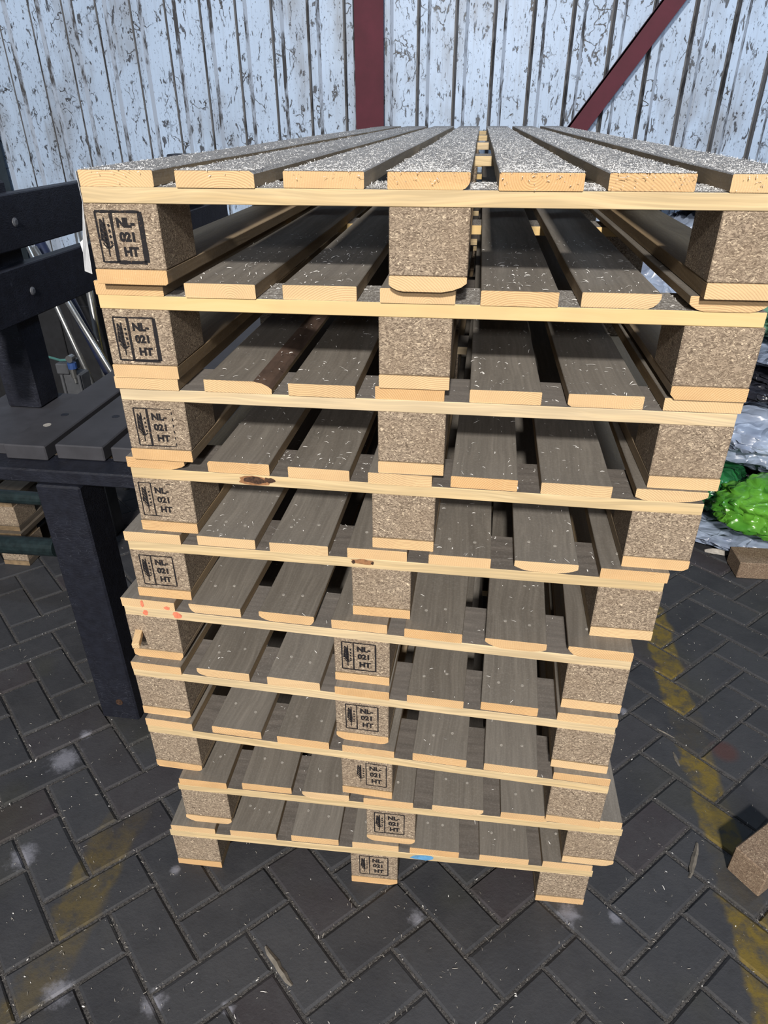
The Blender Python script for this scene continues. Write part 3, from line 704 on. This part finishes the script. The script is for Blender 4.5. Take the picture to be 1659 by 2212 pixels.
# ------------------------------------------------------------------ clutter behind the bench
cab = empty('machine', (-1.9, 3.3, 0), 0, 'dark machine housing standing behind the bench before the wall', 'machine')
def part_at(root, name, mat, fn):
    mb = MB(); fn(mb); L0 = root.location; mb.v = [(v[0]-L0.x, v[1]-L0.y, v[2]-L0.z) for v in mb.v]; return mb.build(name, mat, root)
part_at(cab, 'housing', M_BLACKMETAL, lambda m: (m.box(-2.50, -1.40, 3.02, 3.6, .08, .94, 0, .006)))
part_at(cab, 'base_plate', M_GREYMETAL, lambda m: m.box(-2.51, -1.39, 3.00, 3.62, .0, .079, 0, .004))
part_at(cab, 'cover_panel', M_BLACKMETAL, lambda m: (m.box(-2.40, -1.98, 3.008, 3.019, .2, .85, 0, .003), m.box(-1.92, -1.48, 3.008, 3.019, .2, .85, 0, .003)))
cyl = empty('pneumatic_cylinder', (-1.575, 2.42, 0), 0, 'grey pneumatic cylinder with a blue fitting standing behind the bench seat', 'cylinder')
part_at(cyl, 'barrel', M_GREYMETAL, lambda m: (m.box(-1.615, -1.535, 2.38, 2.45, .001, .745, 0, .006), m.tube([(-1.61, 2.375, .01), (-1.61, 2.375, .745)], .006, 8), m.tube([(-1.54, 2.375, .01), (-1.54, 2.375, .745)], .006, 8)))
part_at(cyl, 'end_cap', M_GREYMETAL, lambda m: m.box(-1.625, -1.575, 2.37, 2.46, .746, .788, 0, .004))
part_at(cyl, 'fitting', M_STEEL, lambda m: (m.tube([(-1.555, 2.372, .772), (-1.555, 2.372, .735)], [.014, .011], 10), m.tube([(-1.553, 2.37, .734), (-1.552, 2.37, .715)], .007, 10)))
part_at(cyl, 'collar', M_BLUEF, lambda m: m.tube([(-1.553, 2.372, .795), (-1.553, 2.372, .7725)], .017, 10))
part_at(cyl, 'knob', M_STEEL, lambda m: m.tube([(-1.553, 2.36, .812), (-1.553, 2.385, .812)], .014, 12))
part_at(cyl, 'hose', M_TEAL, lambda m: m.tube([(-1.553, 2.372, .806), (-1.60, 2.375, .802), (-1.66, 2.40, .804), (-1.72, 2.47, .78)], .005, 8))
def pole(P, Q, r_, mat, label, nm='metal_pole', grp='leaning poles behind the bench'):
    P, Q = Vector(P), Vector(Q); mb = MB(); mb.tube([P, P.lerp(Q, .5), Q], r_, 12)
    o = mb.build(nm, mat, smooth=True); tag(o, label, 'pole', grp)
pole((-1.545, 2.70, .0), (-1.86, 2.70, 1.27), .011, M_STEEL, 'leftmost bright metal pole leaning behind the bench')
pole((-1.31, 2.70, .0), (-1.81, 2.70, 1.16), .013, M_STEEL, 'bright metal pole leaning to the right behind the bench seat')
pole((-1.43, 2.76, .0), (-1.83, 2.76, 1.20), .022, M_NAVY, 'thick navy pole leaning between two bright poles')
pole((-1.70, 2.80, .0), (-1.76, 2.965, 1.24), .016, M_STEEL, 'upright steel pole seen between the bench back slats')
pole((-1.62, 2.85, .0), (-1.66, 2.965, 1.24), .013, M_YELLOW, 'thin yellow pole seen between the bench back slats')
tr = empty('tube_rack', (-1.8, 1.93, 0), 0, 'dark green tubular rack low behind the bench leg', 'rack')
part_at(tr, 'lower_tube', M_TUBE, lambda m: m.tube([(-2.45, 1.95, .20), (-1.46, 1.88, .27)], .034, 16))
part_at(tr, 'upper_tube', M_TUBE, lambda m: m.tube([(-2.45, 1.93, .44), (-1.46, 1.90, .46)], .024, 14))
for xx, yy in ((-2.45, 1.94), (-1.44, 1.89)): part_at(tr, 'upright', M_TUBE, lambda m: m.tube([(xx, yy, .0005), (xx, yy, .62)], .026, 12))

# ------------------------------------------------------------------ heap of plastic film and bags
def bag(name, c, rad, mat, label, seed, amp=.22, parent=None):
    bm = bmesh.new(); bmesh.ops.create_icosphere(bm, subdivisions=5, radius=1)
    off = Vector((seed*3.7, seed*1.3, seed*2.1))
    for v in bm.verts:
        p = v.co.copy(); q = Vector((p.x*1.6, p.y*1.6, p.z*2.4))+off
        a = noise.noise(q*1.3); b = 1-abs(noise.noise(q*2.3+off)*2); d2 = 1-abs(noise.noise(Vector((q.x*3.5, q.y*3.5, q.z*7))+off)*2); e = 1-abs(noise.noise(q*9)*2)
        fold = 1-abs(noise.noise(Vector((q.x*1.1+q.y*.6, q.y*.5, q.z*3.2+a*1.4))+off)*2); lw = noise.noise(q*.7+off)
        fold2 = 1-abs(noise.noise(Vector((q.x*2.2-q.z*.8+lw, q.y*1.0, q.z*1.6))+off*2)*2)
        s = 1+amp*(lw*1.1+a*.35+(fold**5-.25)*.42+(fold2**6-.2)*.30)
        p = Vector((p.x*rad[0], p.y*rad[1], p.z*rad[2]))*s
        z = p.z+c[2]
        if z < .002: z = .002+.0005*noise.noise(q*5)
        v.co = Vector((p.x, p.y, z-c[2]))
    me = bpy.data.meshes.new(name); bm.to_mesh(me); bm.free(); me.materials.append(mat)
    me.polygons.foreach_set('use_smooth', [True]*len(me.polygons))
    o = bpy.data.objects.new(name, me); C.objects.link(o); o.location = c
    tag(o, label, 'plastic bag', 'plastic bags and film in the heap at right'); return o
bag('plastic_sheet', (1.22, 2.84, .05), (.42, .30, .060), M_SILVER, 'silvery plastic sheet lying flat on the floor under the green bag', 2, .14)
bag('plastic_bag', (1.28, 2.63, .215), (.25, .19, .125), M_GREEN, 'bright green shiny plastic bag at the foot of the heap', 3, .26)
bag('plastic_bag', (1.03, 2.90, .20), (.19, .20, .10), M_DGREEN, 'dark green plastic bag squeezed behind the bright green bag', 4, .26)
bag('plastic_bag', (1.45, 3.13, .17), (.30, .24, .07), M_BAGBLK, 'flat black plastic bag low in the heap under the silver sheet', 6, .22)
bag('plastic_sheet', (1.43, 3.08, .40), (.50, .38, .155), M_SILVER, 'crumpled silver-blue plastic sheet in the middle of the heap', 5, .22)
bag('plastic_bag', (1.45, 3.08, .605), (.38, .30, .07), M_BAGBLK, 'black shiny plastic bag on top of the silver sheet', 7, .26)
bag('plastic_sheet', (1.50, 3.12, .735), (.38, .31, .065), M_SILVER, 'silver-blue plastic sheet above the black bag', 8, .2)
bag('plastic_bag', (1.45, 3.14, .875), (.37, .29, .095), M_PALEG, 'pale green plastic bag high on the heap', 9, .26)
bag('plastic_sheet', (1.12, 3.98, .62), (.46, .26, .60), M_SILVER, 'tall silver-blue heap of film standing against the wall behind', 10, .18)
bag('plastic_bag', (1.17, 3.93, 1.28), (.32, .28, .10), M_BAGBLK, 'black plastic bag on top of the heap near the wall', 11, .26)
